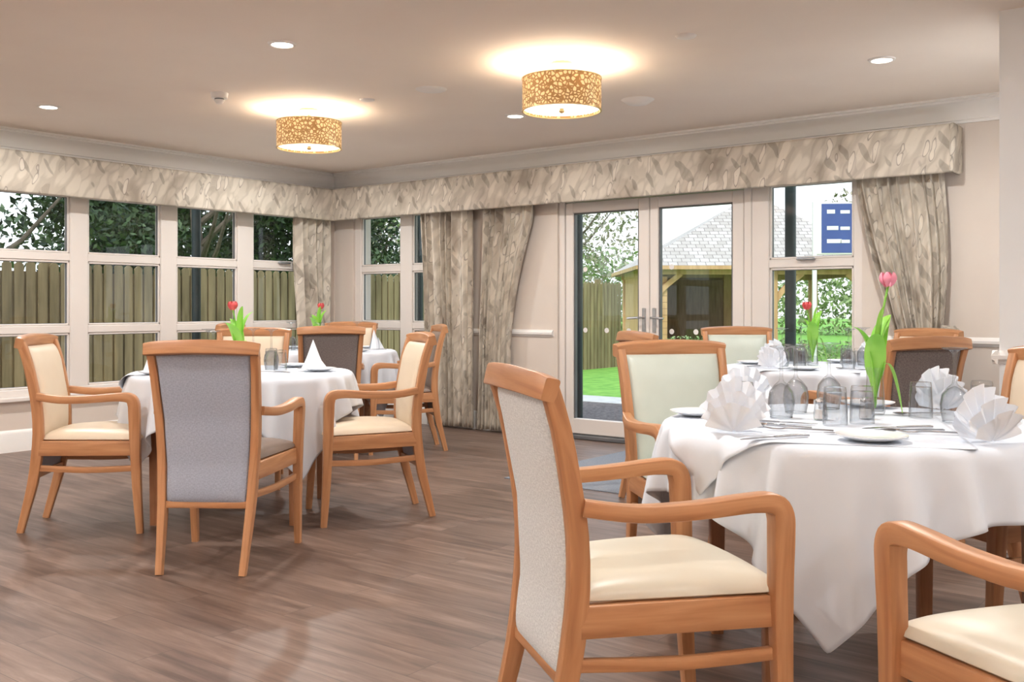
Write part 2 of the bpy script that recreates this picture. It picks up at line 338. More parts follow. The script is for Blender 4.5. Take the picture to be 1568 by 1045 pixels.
# ------------------------------------------------------------------ pelmets
def pelmet_ring():
    z0,z1,d,r=2.005,2.325,.20,.025
    pr=[(0,z1)]
    for a in (90,60,30,0): pr.append((d-r+r*math.cos(math.radians(a)),z1-r+r*math.sin(math.radians(a))))
    pr+= [(d+.002,z1-.1),(d+.001,(z0+z1)/2),(d+.002,z0+.1)]
    for a in (0,-45,-90): pr.append((d-.012+.012*math.cos(math.radians(a)),z0+.012+.012*math.sin(math.radians(a))))
    pr+=[(d-.03,z0),(d-.03,z1-.04),(0,z1-.04)]
    return pr
def pelmet(name,axis,a0,a1):
    m=MB(); pr=pelmet_ring(); N=60; rings=[]
    for i in range(N+1):
        a=a0+(a1-a0)*i/N; w=.003*math.sin(a*5)+.0015*math.sin(a*13)
        rings.append([((a,-(o+(w if o>.15 else 0)),z) if axis=='x' else (o+(w if o>.15 else 0),a,z)) for o,z in pr])
    vs=[p for r in rings for p in r]; n=len(pr); fs=[];uv=[]
    L=[0]
    for j in range(n): 
        q0=pr[j];q1=pr[(j+1)%n]; L.append(L[-1]+math.hypot(q1[0]-q0[0],q1[1]-q0[1]))
    for i in range(N):
        for j in range(n):
            k=(j+1)%n; fs.append((i*n+j,i*n+k,(i+1)*n+k,(i+1)*n+j))
            u0=a0+(a1-a0)*i/N;u1=a0+(a1-a0)*(i+1)/N
            uv.append([(u0,-L[j]),(u0,-L[j+1]),(u1,-L[j+1]),(u1,-L[j])])
    m.add(vs,fs,0,uv)
    if axis=='x': m.rbox(a1-.03,a1+.012,-.205,0,2.005,2.325,0,.012)
    return m.obj(name,[M['curtain']],smooth=50)
pelmet('pelmet','x',.17,6.11)
pelmet('pelmet','y',-9.0,-.17)
# ------------------------------------------------------------------ curtains
def curtain(axis,a0,a1,fn,folds,off=.09,z1=2.07,z0=.02,seed=0):
    m=MB(); w=a1-a0; rs=random.Random(seed); ph=[rs.uniform(0,6.28) for _ in range(6)]
    def P(s,t):
        z=z0+(z1-z0)*t; l,r=fn(z); c=l+(r-l)*s
        gather=(r-l)/w
        amp=.036*(.75+.25*math.sin(5*s+ph[0]))*(1-.25*(t>0.97))
        ss=s+.012*math.sin(3*z+ph[1]+s*7)+.03*math.sin(2*math.pi*s*2.3+ph[4])
        d=off+amp*math.sin(2*math.pi*folds*ss+ph[2])+.010*math.sin(2*math.pi*folds*2*ss+ph[3]+z)
        c2=c+.014*math.sin(2*math.pi*folds*ss+ph[2]+1.5)*gather
        return (c2,-d,z) if axis=='x' else (d,c2,z)
    m.grid(P,folds*14,40,0,lambda s,t:(s*w*1.7+seed*.37,t*(z1-z0)),flip=(axis=='y'))
    o=m.obj('curtain',[M['curtain']],smooth=60)
    md=o.modifiers.new('thick','SOLIDIFY'); md.thickness=.003
    return o
curtain('y',-.60,-.12,lambda z:(-.60+.10*max(0,1-abs(z-.2)/1.4)*1.0,-.12),5,seed=1)
curtain('x',1.30,1.98,lambda z:(1.30+.10*min(1,max(0,(2.0-z)/1.9)),1.96),8,seed=2)
def c3(z):
    t=min(1,max(0,(1.9-z)/1.9)); return (2.10-.06*t,2.64-.26*math.sin(min(1,t*1.5)*math.pi/2))
curtain('x',2.10,2.64,c3,7,seed=3)
def c4(z):
    t=max(0,min(1,(2.0-z)/1.05)); 
    l=5.46+.26*t**1.2 if z>.95 else 5.72-.08*min(1,(.95-z)/.9)
    return (l,6.03+.03*math.sin(t*3.14) )
curtain('x',5.46,6.05,c4,8,seed=4)
m=MB()
m.tube([(6.09,0,.98),(6.09,-.05,.98),(6.085,-.07,1.0)],.008); 
m.grid(lambda s,t:(6.02+.08*math.sin(s*3.1),-.02-.13*s,.93+.05*t+.03*s),10,2,0)
m.obj('curtain_tieback',[M['curtain']])
# ------------------------------------------------------------------ ceiling fittings
def light(name,typ,loc,energy,color,parent=None,**kw):
    l=bpy.data.lights.new(name,typ); l.energy=energy; l.color=color
    for k,v in kw.items(): setattr(l,k,v)
    o=bpy.data.objects.new(name,l); o.location=loc; COL.objects.link(o)
    if parent: o.parent=parent
    return o
def pendant(x,y,en=14,col=(1,.84,.64)):
    e=bpy.data.objects.new('ceiling_pendant_lamp',None); e.location=(x,y,0); COL.objects.link(e)
    m=MB()
    m.lathe([(0,2.5),(.07,2.5),(.072,2.485),(.03,2.47),(.012,2.465),(.012,2.42),(.02,2.415),(.02,2.405),(.0,2.40)],24,0)
    for k in range(3):
        a=k*2.094+.4; m.tube([(0,0,2.41),(.218*math.cos(a),.218*math.sin(a),2.40)],.004,0)
    o=put('frame_fitting',m.mesh('frame_fitting',[M['gold']]),parent=e)
    m=MB(); r=.222; seg=64
    m.grid(lambda s,t:(r*math.cos(s*2*math.pi),r*math.sin(s*2*math.pi),2.232+.178*t),seg,4,0,lambda s,t:(s*1.4,t*.178))
    m.grid(lambda s,t:((r-.004)*math.cos(s*2*math.pi),(r-.004)*math.sin(s*2*math.pi),2.232+.178*t),seg,4,0,lambda s,t:(s*1.4,t*.178),flip=True)
    for z in (2.228,2.408): m.lathe([(r-.006,z),(r+.003,z),(r+.003,z+.006),(r-.006,z+.006),(r-.006,z)],64,1)
    put('shade',m.mesh('shade',[M['shade'],M['gold']]),parent=e)
    m=MB(); m.lathe([(0,2.244),(.1,2.244),(.214,2.244),(.216,2.25),(.0,2.252)],48,0); m.lathe([(0,2.218),(.012,2.222),(.016,2.232),(.01,2.24),(.014,2.244)],16,1)
    put('diffuser',m.mesh('diffuser',[M['diff'],M['gold']]),parent=e)
    light('bulb','POINT',(0.09,0.05,2.385),en,col,e,shadow_soft_size=.03)
    light('bulb','POINT',(-.09,-.05,2.385),en,col,e,shadow_soft_size=.03)
pendant(4.581,-2.435,10.5); pendant(2.449,-2.441,8.5)
for q in ((5.2,-6.6),(8.4,-6.6),(2.0,-6.2),(5.2,-8.6),(8.4,-8.9)): pendant(q[0],q[1],62,(1,.95,.89))  # unseen pendants behind the camera, added as fill to brighten ceiling and room
m=MB(); m.lathe([(0,2.492),(.052,2.492),(.055,2.497)],24,1); m.lathe([(.054,2.494),(.058,2.490),(.07,2.493),(.075,2.5)],32,0)
dl=m.mesh('downlight',[M['white'],M['led']])
for x,y in ((3.667,-3.666),(1.129,-3.607),(6.034,-1.425),(3.456,-1.40),(1.13,-1.40),(6.1,-4.3),(8.6,-3.7),(1.13,-6.0),(3.67,-6.0),(8.6,-6.0),(1.13,-8.3),(3.67,-8.3),(6.1,-8.3),(8.6,-8.3)):
    o=put('downlight',dl,(x,y,0))
    l=light('downlight_lamp','AREA',(0,0,2.485),16,(1,.985,.955),o,shape='DISK',size=.10)
def ceil_lathe(name,x,y,prof,mats,mi=0):
    m=MB(); m.lathe(prof,32,mi); return m.obj(name,mats,(x,y,0))
m=MB(); m.lathe([(0,2.43),(.02,2.432),(.03,2.445),(.034,2.455),(.03,2.457)],32,0); m.lathe([(.03,2.457),(.03,2.464)],32,1); m.lathe([(.03,2.464),(.05,2.466),(.052,2.485),(.055,2.5)],32,0)
m.obj('smoke_detector',[M['white'],M['plasdark']],(2.405,-3.145,0))
for x,y,r,d in ((3.554,-2.396,.10,.01),(4.422,-1.327,.11,.03),(5.399,-2.513,.055,.012),(3.008,-2.426,.05,.012)):
    ceil_lathe('ceiling_speaker',x,y,[(0,2.5-d-.004),(r*.6,2.5-d),(r*.92,2.494),(r,2.5)],[M['white']])
# ------------------------------------------------------------------ chairs
def stile_y(z):
    pts=[(0,-.335),(.25,-.27),(.45,-.238),(.65,-.245),(.85,-.283),(1.0,-.33)]
    for (a,b),(c,d) in zip(pts,pts[1:]):
        if z<=c: 
            t=(z-a)/(c-a); return b+(d-b)*t
    return pts[-1][1]
def stile_x(z): return .178+.048*z
def chair_mesh(key):
    seatm,frontm,rearm={'grey':('vinyl_dark','vinyl_sand','fab_grey'),'cream':('vinyl','vinyl','fab_cream'),'sand':('vinyl_sand','vinyl_sand','fab_grey'),
        'mint':('vinyl_mint','vinyl_mint','fab_cream'),'dark':('vinyl_dark','vinyl_dark','fab_dark')}[key]
    m=MB()
    for sx in (-1,1):
        zs=[0,.12,.25,.38,.5,.62,.74,.86,.95]
        m.sweep([(sx*stile_x(z),stile_y(z),z) for z in zs],[(.028,.034),(.03,.04),(.034,.048),(.036,.052),(.036,.05),(.036,.048),(.035,.045),(.034,.042),(.034,.04)],0,sub=2)
        pts=[(.250,.262,0),(.252,.248,.22),(.256,.240,.45),(.262,.238,.59),(.265,.234,.650),(.266,.212,.677),(.266,.15,.681),(.264,.02,.672),(.252,-.12,.670),(.226,-.235,.684)]
        m.sweep([(sx*a,b,c) for a,b,c in pts],[(.030,.032),(.036,.042),(.042,.050),(.044,.054),(.046,.054),(.048,.048),(.05,.040),(.048,.038),(.042,.038),(.034,.038)],0,sub=4)
        m.sweep([(sx*.244,.235,.424),(sx*.203,-.235,.424)],(.026,.074),0)
        m.sweep([(sx*.246,.238,.325),(sx*.220,0,.315),(sx*.194,-.25,.325)],(.02,.030),0)
    m.sweep([(-.24,.238,.424),(.24,.238,.424)],(.026,.074),0,side=(0,1,0))
    m.sweep([(-.20,-.24,.424),(.20,-.24,.424)],(.026,.074),0,side=(0,1,0))
    m.sweep([(-.185,-.262,.285),(.185,-.262,.285)],(.028,.03),0,side=(0,1,0))
    m.sweep([(-.245,-.318,.948),(-.18,-.328,.955),(0,-.338,.960),(.18,-.328,.955),(.245,-.318,.948)],[(.038,.052),(.041,.058),(.042,.060),(.041,.058),(.038,.052)],0,side=(0,1,-.25))
    def cl(s): return math.sin((s-.5)*math.pi)*.5+.5
    def pad(T,sgn,z0,z1,mat,p=10,base=0.0,inset=0.0):
        def P(a,b):
            s=2*cl(a)-1; t=2*cl(b)-1
            z=(z0+z1)/2+(z1-z0)/2*t
            hw=stile_x(z)-.016-inset
            h=T*max(0,1-abs(s)**p)**.5*max(0,1-abs(t)**p)**.5+.006*(1-s*s)*(1-t*t)
            return (hw*s,stile_y(z)+base+sgn*h,z)
        def U(a,b): return (cl(a)*.38,cl(b)*(z1-z0))
        m.grid(P,16,28,mat,U,flip=(sgn<0))
    pad(.030,1,.47,.932,2); pad(.030,-1,.29,.932,3); pad(.006,1,.29,.932,3)
    def seat(sgn,T,mat):
        def P(a,b):
            s=2*cl(a)-1;t=2*cl(b)-1
            y=.01+.245*t; hw=.226+.028*t*(1)
            if t>0.0: y+= .012*(1-s*s)
            h=T*max(0,1-abs(s)**8)**.5*max(0,1-abs(t)**8)**.5+(.022*(1-s*s)*(1-t*t) if sgn>0 else 0)
            return (hw*s,y,.468+sgn*h)
        m.grid(P,20,20,mat,lambda a,b:(cl(a)*.45,cl(b)*.45),flip=(sgn>0))
    seat(1,.036,1); seat(-1,.010,1)
    return m.mesh('dining_chair',[M['oak'],M[seatm],M[frontm],M[rearm]],smooth=42)
CH={}
def chair(x,y,rz,key):
    if key not in CH: CH[key]=chair_mesh(key)
    return put('dining_chair',CH[key],(x,y,0),rz)
chair(3.995,-4.241,34.7,'grey')
chair(2.915,-4.24,-46,'sand')
chair(3.829,-3.237,148,'sand')
chair(2.533,-3.047,222,'sand')
chair(2.032,-1.916,55,'dark')
chair(2.27,-1.36,143,'dark')
chair(1.10,-.86,218,'sand')
chair(.93,-1.62,-62,'sand')
chair(6.493,-4.838,-36,'cream')
chair(7.48,-4.865,53.4,'cream')
chair(6.004,-3.521,232,'mint')
chair(6.99,-3.29,145.8,'sand')
chair(4.909,-.765,212,'mint')
chair(5.033,-1.808,-35,'dark')
chair(6.19,-1.95,60,'dark')
chair(5.85,-.56,158,'sand')
# ------------------------------------------------------------------ tables and cloths
TOP=.768
m=MB()
m.lathe([(0,TOP-.028),(.54,TOP-.028),(.553,TOP-.02),(.553,TOP-.010),(.545,TOP-.006),(0,TOP-.006)],64,0)
for a in (-1,1):
    for b in (-1,1):
        m.sweep([(a*.36,b*.36,0),(a*.36,b*.36,.4),(a*.36,b*.36,TOP-.03)],[(.042,.042),(.05,.05),(.058,.058)],0)
for s in (-1,1):
    m.box(-.34,.34,s*.36-.011,s*.36+.011,TOP-.11,TOP-.026); m.box(s*.36-.011,s*.36+.011,-.34,.34,TOP-.11,TOP-.026)
table_me=m.mesh('dining_table',[M['darkwood']])
def drape(L,N,R,top,ang=0,off=(0,0),steps=230,seed=1,iters=9,dt=.01):
    rg=np.random.default_rng(seed)
    g=np.linspace(-L/2,L/2,N); X,Y=np.meshgrid(g,g,indexing='ij'); ca,sa=math.cos(ang),math.sin(ang)
    P=np.stack([ca*X-sa*Y+off[0],sa*X+ca*Y+off[1],np.full_like(X,top+.001)],-1)
    P[...,2]+=rg.normal(0,.001,X.shape); 
    h=L/(N-1); d=h*math.sqrt(2)
    cons=[]
    al=slice(None)
    for p in (0,1):
        cons.append(((slice(p,N-1,2),al),(slice(p+1,N,2),al),h,1.0)); cons.append(((al,slice(p,N-1,2)),(al,slice(p+1,N,2)),h,1.0))
        cons.append(((slice(p,N-1,2),slice(0,N-1)),(slice(p+1,N,2),slice(1,N)),d,.5)); cons.append(((slice(p,N-1,2),slice(1,N)),(slice(p+1,N,2),slice(0,N-1)),d,.5))
    for s in range(4):
        cons.append(((slice(s,N-2,4),al),(slice(s+2,N,4),al),2*h,.12)); cons.append(((al,slice(s,N-2,4)),(al,slice(s+2,N,4)),2*h,.12))
    V=np.zeros_like(P)
    for st in range(steps):
        V[...,2]-=9.8*dt; V*=.985
        Q=P+V*dt
        for it in range(iters):
            for A,B,r,k in cons:
                D=Q[B]-Q[A]; l=np.sqrt((D*D).sum(-1,keepdims=True))+1e-9
                C=D*((l-r)/l*.5*k); Q[A]+=C; Q[B]-=C
            rr=np.hypot(Q[...,0],Q[...,1]); ins=(rr<R)&(Q[...,2]<top)
            up=ins&((top-Q[...,2])<(R-rr)+.004); lat=ins&~up
            Q[...,2]=np.where(up,top,Q[...,2])
            f=np.where(lat,R/np.maximum(rr,1e-6),1.0); Q[...,0]*=f; Q[...,1]*=f
        V=(Q-P)/dt; on=(Q[...,2]<top+.002)&(np.hypot(Q[...,0],Q[...,1])<R)
        V[on]*=np.array([.15,.15,1]); P=Q.copy()
    return P
def cloth_mesh(name,P,push=0.0):
    N=P.shape[0]; me=bpy.data.meshes.new(name)
    if push:
        rr=np.hypot(P[...,0],P[...,1]); out=np.clip((TOP-P[...,2])/.03,0,1); f=1+push*out/np.maximum(rr,.01); P=P.copy(); P[...,0]*=f;P[...,1]*=f
    idx=np.arange(N*N).reshape(N,N); F=np.stack([idx[:-1,:-1],idx[1:,:-1],idx[1:,1:],idx[:-1,1:]],-1).reshape(-1,4)
    me.from_pydata(P.reshape(-1,3).tolist(),[],F.tolist()); me.materials.append(M['linen']); me.polygons.foreach_set('use_smooth',[True]*len(F)); me.update(); return me
P1=drape(1.53,64,.598,TOP+.001,steps=330,iters=14)
cl_me=cloth_mesh('tablecloth',P1)
a190=math.radians(190)
P2=drape(.80,34,.604,TOP+.0035,math.radians(-35),(.2*math.cos(a190),.2*math.sin(a190)),steps=200,seed=3,iters=12)
ov_me=cloth_mesh('table_overlay_cloth',P2,.016)
def fix(o,th):
    s=o.modifiers.new('sub','SUBSURF'); s.levels=1; s.render_levels=1
    k=o.modifiers.new('thick','SOLIDIFY'); k.thickness=th; k.offset=1
def wineglass():
    m=MB()
    m.lathe([(.034,0),(.040,.03),(.042,.055),(.037,.085),(.022,.105),(.008,.118),(.0055,.13),(.005,.19),(.007,.212),(.016,.221),(.036,.226),(.037,.229),(.0,.231)],28)
    m.lathe([(.0325,0),(.0385,.03),(.0405,.055),(.0355,.083),(.02,.102),(.0,.112)],28)
    m.lathe([(.036,0),(.036,.003),(.032,.003),(.032,0)],28)
    return m.mesh('wine_glass',[M['crystal']],60)
def tumbler():
    m=MB(); m.lathe([(.037,0),(.036,.05),(.033,.105),(.031,.114),(.0,.116)],28); m.lathe([(.035,0),(.034,.05),(.031,.098),(.0,.1)],28); return m.mesh('tumbler',[M['crystal']],60)
def plate():
    m=MB(); m.lathe([(0,.004),(.04,.003),(.055,.002),(.085,.012),(.092,.015),(.093,.017),(.085,.0155),(.057,.007),(.0,.007)],40); return m.mesh('side_plate',[M['china']],60)
def shaker():
    m=MB(); m.lathe([(0,0),(.02,0),(.022,.01),(.018,.045),(.016,.05)],20,0); m.lathe([(.0165,.05),(.018,.052),(.017,.062),(.01,.068),(0,.069)],20,1); m.lathe([(0,.003),(.018,.004),(.0165,.03),(0,.03)],16,2); return m.mesh('salt_shaker',[M['crystal'],M['steel'],M['white']],60)
def fan_napkin(kind):
    m=MB()
    if kind=='fan':
        def fan(R,a0,a1,n,lean,y0,zz,amp,sq=1.0):
            vs=[]; k=6; ni=2*n*3
            for i in range(ni+1):
                w=i/3.0; ph=math.cos(math.pi*w); a=math.radians(a0+(a1-a0)*i/ni)
                o=-amp*ph
                for j in range(k+1):
                    u=j/k; r=.006+(R*(.965+.035*ph)-.006)*u
                    vs.append((r*math.sin(a)*sq,y0+o*u+lean*r*math.cos(a)+.012*lean*math.sin(3.1*u),max(.001,zz+r*math.cos(a))))
            fs=[]
            for i in range(ni):
                for j in range(k): a=i*(k+1)+j; fs.append((a,a+k+1,a+k+2,a+1))
            m.add(vs,fs)
        fan(.150,-64,64,6,.14,.0,.003,.011,.74)
        fan(.120,-72,68,5,-.24,-.010,.003,.011,.80)
        fan(.090,-80,76,4,-.65,-.016,.002,.009,.90)
        fan(.080,-80,80,4,.85,.018,.002,.009,.90)
        return m.mesh('napkin',[M['napkin']],50)
    N=14; vs=[]
    for i in range(N+1):
        a=math.radians(-150+300*i/N); r=.06+.004*(i%2)
        vs.append((r*math.sin(a),-r*math.cos(a)*.8,0)); vs.append((r*.55*math.sin(a),-r*.5*math.cos(a),.07)); 
    vs.append((0,.005,.165)); ap=len(vs)-1; fs=[]
    for i in range(N): fs.append((2*i,2*i+2,2*i+3,2*i+1)); fs.append((2*i+1,2*i+3,ap))
    m.add(vs,fs); m.add([(-.075,-.03,.0),(.0,-.085,.0),(.0,-.03,.10),(.075,-.03,0)],[(0,1,2),(1,3,2)])
    return m.mesh('napkin',[M['napkin']],25)
def knife():
    m=MB(); m.sweep([(0,0,.004),(0,.05,.005),(0,.11,.004)],[(.016,.006),(.012,.006),(.010,.005)],0,side=(1,0,0),sub=3)
    m.sweep([(0,.11,.004),(.002,.15,.004),(.001,.2,.003),(-.004,.222,.003)],[(.012,.002),(.018,.002),(.017,.0016),(.004,.0012)],0,sub=3); return m.mesh('knife',[M['steel']],60)
def fork():
    m=MB(); m.sweep([(0,0,.004),(0,.04,.005),(0,.12,.006),(0,.14,.004)],[(.015,.004),(.010,.004),(.006,.004),(.02,.003)],0,sub=3)
    for i in range(4):
        x=-.009+.006*i; m.sweep([(x,.138,.004),(x,.165,.001+.002),(x,.195,.008)],[(.0035,.002),(.003,.002),(.002,.0015)],0,sub=2)
    return m.mesh('fork',[M['steel']],60)
def spoon():
    m=MB(); m.sweep([(0,0,.004),(0,.04,.005),(0,.13,.006)],[(.014,.004),(.009,.004),(.006,.004)],0,sub=3)
    m.grid(lambda s,t:((.02*math.sin(math.pi*max(.02,min(.98,t)))**.7)*(2*s-1),.125+.062*t,.008-.007*(1-(2*s-1)**2)*math.sin(math.pi*t)),8,10,0); return m.mesh('spoon',[M['steel']],60)
WG,TU,PL,SH,NF,NC,KN,FK,SP=wineglass(),tumbler(),plate(),shaker(),fan_napkin('fan'),fan_napkin('cone'),knife(),fork(),spoon()
def tulip(petal,lean=(.05,.0),h=.36):
    m=MB()
    m.lathe([(0,.0),(.03,.0),(.033,.01),(.030,.06),(.026,.12),(.029,.15),(.031,.155)],24,3)
    m.lathe([(0,.008),(.028,.01),(.0275,.055),(0,.057)],20,3)
    x,y=lean; top=Vector((x,y,h))
    pts=[Vector((0,0,.02)),Vector((x*.1,y*.1,h*.4)),Vector((x*.5,y*.5,h*.75)),top]
    m.tube([tuple(p) for p in pts],[.004,.004,.0035,.004],0)
    for k in range(6):
        a=k*math.pi/3; r0=.024 if k%2 else .021
        def P(s,t,a=a,r0=r0):
            w=.9*(math.sin(math.pi*min(1,t*.92+.06)))**.6; ang=a+(s-.5)*w*1.25
            rr=r0*math.sin(math.pi*(.12+.62*t))*1.15+.001
            return (top.x+rr*math.cos(ang),top.y+rr*math.sin(ang),top.z-.004+.050*t)
        m.grid(P,5,8,1)
    for a,L,w,b,zz in ((.6,.30,.034,.06,.03),(2.6,.25,.042,.05,.04),(4.4,.20,.034,.10,.07),(5.6,.33,.022,.02,.03)):
        def P(s,t,a=a,L=L,w=w,b=b,zz=zz):
            ww=w*math.sin(math.pi*(t*.9+.08))**.8; r=.006+b*t*t*1.3; z=zz+L*math.sin(t*1.45)
            c,sn=math.cos(a),math.sin(a); q=(s-.5)*2*ww; cup=.35*abs(s-.5)*2*ww
            k=min(1,t*3+.25)
            return ((r-cup)*c-q*k*sn,(r-cup)*sn+q*k*c,z)
        m.grid(P,4,14,2)
    def P(s,t):
        w=.016*math.sin(math.pi*(t*.92+.06))**.7; r=.03+.07*t; z=.16+.10*t-.26*t*t; return (r*.8+ (0),-r*.3+(s-.5)*2*w,z)
    m.grid(P,4,12,2)
    return m.mesh('tulip_vase',[M['stem'],petal,M['leaf'],M['crystal']],60)
TV=tulip(M['petal'],(.055,.03),.425); TR=tulip(M['petalr'],(-.035,.0),.34); TR2=tulip(M['petalr'],(.02,.02),.34)
ZT=TOP+.004
def table(x,y,rz,crz,items):
    put('dining_table',table_me,(x,y,0),rz)
    o=put('tablecloth',cl_me,(x,y,0),crz); fix(o,.0015)
    o=put('table_overlay_cloth',ov_me,(x,y,0),crz); fix(o,.0012)
    c,s=math.cos(math.radians(rz)),math.sin(math.radians(rz))
    for nm,me,p,q,r in items:
        put(nm,me,(x+c*p-s*q,y+s*p+c*q,ZT+.003),rz+r)
def setting(k,base=0,nap=NC):
    out=[]
    for i in range(k):
        a=base+i*360/k; A=math.radians(a); rad=lambda r,d:(r*math.cos(A+d),r*math.sin(A+d))
        for nm,me,r,d,rot in (('napkin',nap,.42,0,a+90),('side_plate',PL,.44,.5,0),('wine_glass',WG,.27,-.3,0),('tumbler',TU,.24,.15,0),('knife',KN,.42,-.28,a+90),('fork',FK,.42,.25,a+90),('spoon',SP,.36,-.36,a+90)):
            px,py=rad(r,d)
            if nm in('knife','fork','spoon'): px,py=rad(r+.09,d)
            out.append((nm,me,px,py,rot))
    return out
table(3.231,-3.581,37.7,36,[('tulip_vase',TR,-.03,.02,0),
  ('napkin',NC,.33,.28,20),('napkin',NC,-.48,-.05,70),('napkin',NC,.02,-.45,0),('napkin',NC,-.12,.42,180),
  ('side_plate',PL,.20,.38,0),('side_plate',PL,.42,.0,0),('side_plate',PL,-.38,-.28,0),('wine_glass',WG,.13,.10,0),('tumbler',TU,.20,.02,0),('tumbler',TU,.10,.22,0),
  ('wine_glass',WG,-.22,.08,0),('tumbler',TU,-.27,.16,0),('wine_glass',WG,-.1,-.22,0),('tumbler',TU,-.2,-.12,0),('wine_glass',WG,-.02,.28,0),('salt_shaker',SH,.06,.0,0),
  ('knife',KN,.30,-.2,60),('fork',FK,.44,.12,75),('spoon',SP,-.3,-.4,20)])
table(1.562,-1.522,37.7,50,[('tulip_vase',TR2,-.05,0,0)]+setting(4,20))
table(5.613,-1.169,37.7,48,[('tulip_vase',TR,-.05,.05,0)]+setting(4,-60,NF))
table(6.724,-3.912,37.7,56.8,[('tulip_vase',TV,.13,.20,0),
  ('napkin',NF,-.44,-.27,-18),('napkin',NF,.175,-.475,22),('napkin',NF,-.27,.34,-20),('napkin',NF,.40,.32,15),
  ('wine_glass',WG,-.21,.09,0),('wine_glass',WG,.29,-.03,0),('wine_glass',WG,.03,.36,0),('wine_glass',WG,-.12,.24,0),
  ('tumbler',TU,-.10,-.10,0),('tumbler',TU,-.005,-.06,0),('tumbler',TU,-.33,.10,0),('tumbler',TU,.46,.15,0),('tumbler',TU,.24,.10,0),
  ('salt_shaker',SH,-.10,.04,0),('salt_shaker',SH,.05,.06,0),
  ('side_plate',PL,-.115,-.44,0),('side_plate',PL,-.46,.16,0),('side_plate',PL,.20,.46,0),
  ('knife',KN,.00,-.40,62),('knife',KN,-.26,-.36,112),('fork',FK,-.16,-.27,70),('spoon',SP,-.20,-.20,64),('spoon',SP,.16,-.25,95),('fork',FK,.20,-.33,75),('knife',KN,.16,-.17,100),
  ('knife',KN,-.36,-.02,250),('fork',FK,-.26,-.13,60),('spoon',SP,.36,.20,100),('fork',FK,.52,.02,80)])
# ------------------------------------------------------------------ outside
boxobj('ground_lawn',[(-60,60,.25,90,-.16,-.06),(-60,-.25,-40,.25,-.16,-.06)],M['grass'])
boxobj('garden_gravel_bed',[(-.9,9,.25,3.2,-.06,-.045)],M['soil'])
boxobj('paving_path',[(-2.3,12,3.2,3.9,-.06,-.04)],M['paving'])
boxobj('paving_strip_side',[(-2.3,-.25,-12,.25,-.06,-.045)],M['paving'])
def fence(y0,y1,x):
    m=MB(); y=y0; rs=random.Random(3)
    while y<y1:
        w=.095; dz=rs.uniform(-.01,.01); off=rs.choice((0,.0,.006))
        vs=[(x+off,y,0-.06),(x+off,y+w,-.06),(x+off,y+w,1.57+dz),(x+off,y+w/2,1.61+dz),(x+off,y,1.57+dz)]
        vs+= [(a-.018,b,c) for a,b,c in vs]
        fs=[(0,1,2,3,4),(9,8,7,6,5)]+[(i,(i+1)%5+0,(i+1)%5+5,i+5)[::-1] for i in range(5)]
        m.add(vs,fs); y+=w+.028
    for z in (.3,.9,1.4): m.box(x-.07,x-.018,y0,y1,z,z+.08)
    y=y0
    while y<y1: m.box(x-.11,x-.02,y,y+.09,-.06,1.65); y+=1.8
    m.box(x-.022,x-.019,y0,y1,-.05,1.5)
    return m.obj('garden_fence',[M['fence']],smooth=0)
fence(-9,9.7,-2.5)
def foliage(name,blobs,n,size,mat,trunks=()):
    V=[];
    tot=sum(b[3]*b[4]*b[5] for b in blobs)
    for bx,by,bz,rx,ry,rz in blobs:
        k=max(50,int(n*rx*ry*rz/tot)); d=rng.normal(size=(k,3)); d/=np.linalg.norm(d,axis=1,keepdims=True); r=rng.random((k,1))**.45
        V.append(d*r*np.array([rx,ry,rz])+np.array([bx,by,bz]))
    C=np.concatenate(V); k=len(C); a=rng.normal(size=(k,3)); a/=np.linalg.norm(a,axis=1,keepdims=True); b=np.cross(a,rng.normal(size=(k,3))); b/=np.linalg.norm(b,axis=1,keepdims=True)
    s=size*rng.uniform(.6,1.4,(k,1)); Q=np.stack([C-a*s,C-b*s*.45,C+a*s,C+b*s*.45],1).reshape(-1,3)
    m=MB()
    for tr in trunks: m.tube(tr[0],tr[1],1,8)
    o=len(m.v); vs=m.v+Q.tolist(); fs=m.f+[[o+4*i,o+4*i+1,o+4*i+2,o+4*i+3] for i in range(k)]
    me=bpy.data.meshes.new(name); me.from_pydata(vs,[],fs); me.materials.append(mat); me.materials.append(M['bark'])
    me.polygons.foreach_set('material_index',m.m+[0]*k); me.update(); return put(name,me)
def trunk(x,y,h,lean=.3,r=.12,nb=5,seed=0):
    rs=random.Random(seed); T=[]
    p=[(x,y,-.1),(x+lean*.3,y,h*.4),(x+lean,y+lean*.3,h)]
    T.append((p,[r,r*.75,r*.35]))
    for i in range(nb):
        t=.3+.6*i/nb; bx=x+lean*t;by=y;bz=h*t; a=rs.uniform(0,6.28); L=h*.35
        T.append(([(bx,by,bz),(bx+L*.5*math.cos(a),by+L*.5*math.sin(a),bz+L*.4),(bx+L*math.cos(a),by+L*math.sin(a),bz+L*1.0)],[r*.4,r*.25,r*.08]))
    return T
# evergreens: many small leaf clumps on visible branches, so the crowns read with depth
rb=random.Random(21)
for i,yy in enumerate((-5.5,-2.2,1.2,4.0)):
    blobs=[(-5.6,yy,2.6,.8,1.3,1.5)]
    for k in range(16):
        a=rb.uniform(0,6.28); blobs.append((-5.1+1.15*math.cos(a)*rb.uniform(.4,1),yy+1.75*math.sin(a)*rb.uniform(.3,1),rb.uniform(1.6,4.6),rb.uniform(.4,.75),rb.uniform(.45,.85),rb.uniform(.3,.55)))
    foliage('evergreen_tree',blobs,21000,.055,M['leafd'],trunk(-4.6,yy+.4,4.4,-.3,.12,8,i))
foliage('garden_tree',[(-8.6,-3,2.2,1.0,3.6,1.5),(-8.6,3.5,2.2,1.0,3.2,1.5)],14000,.08,M['leafd'],trunk(-8.6,-3,4,.3,.14,6,31)+trunk(-8.6,3.5,4,.3,.14,6,32))
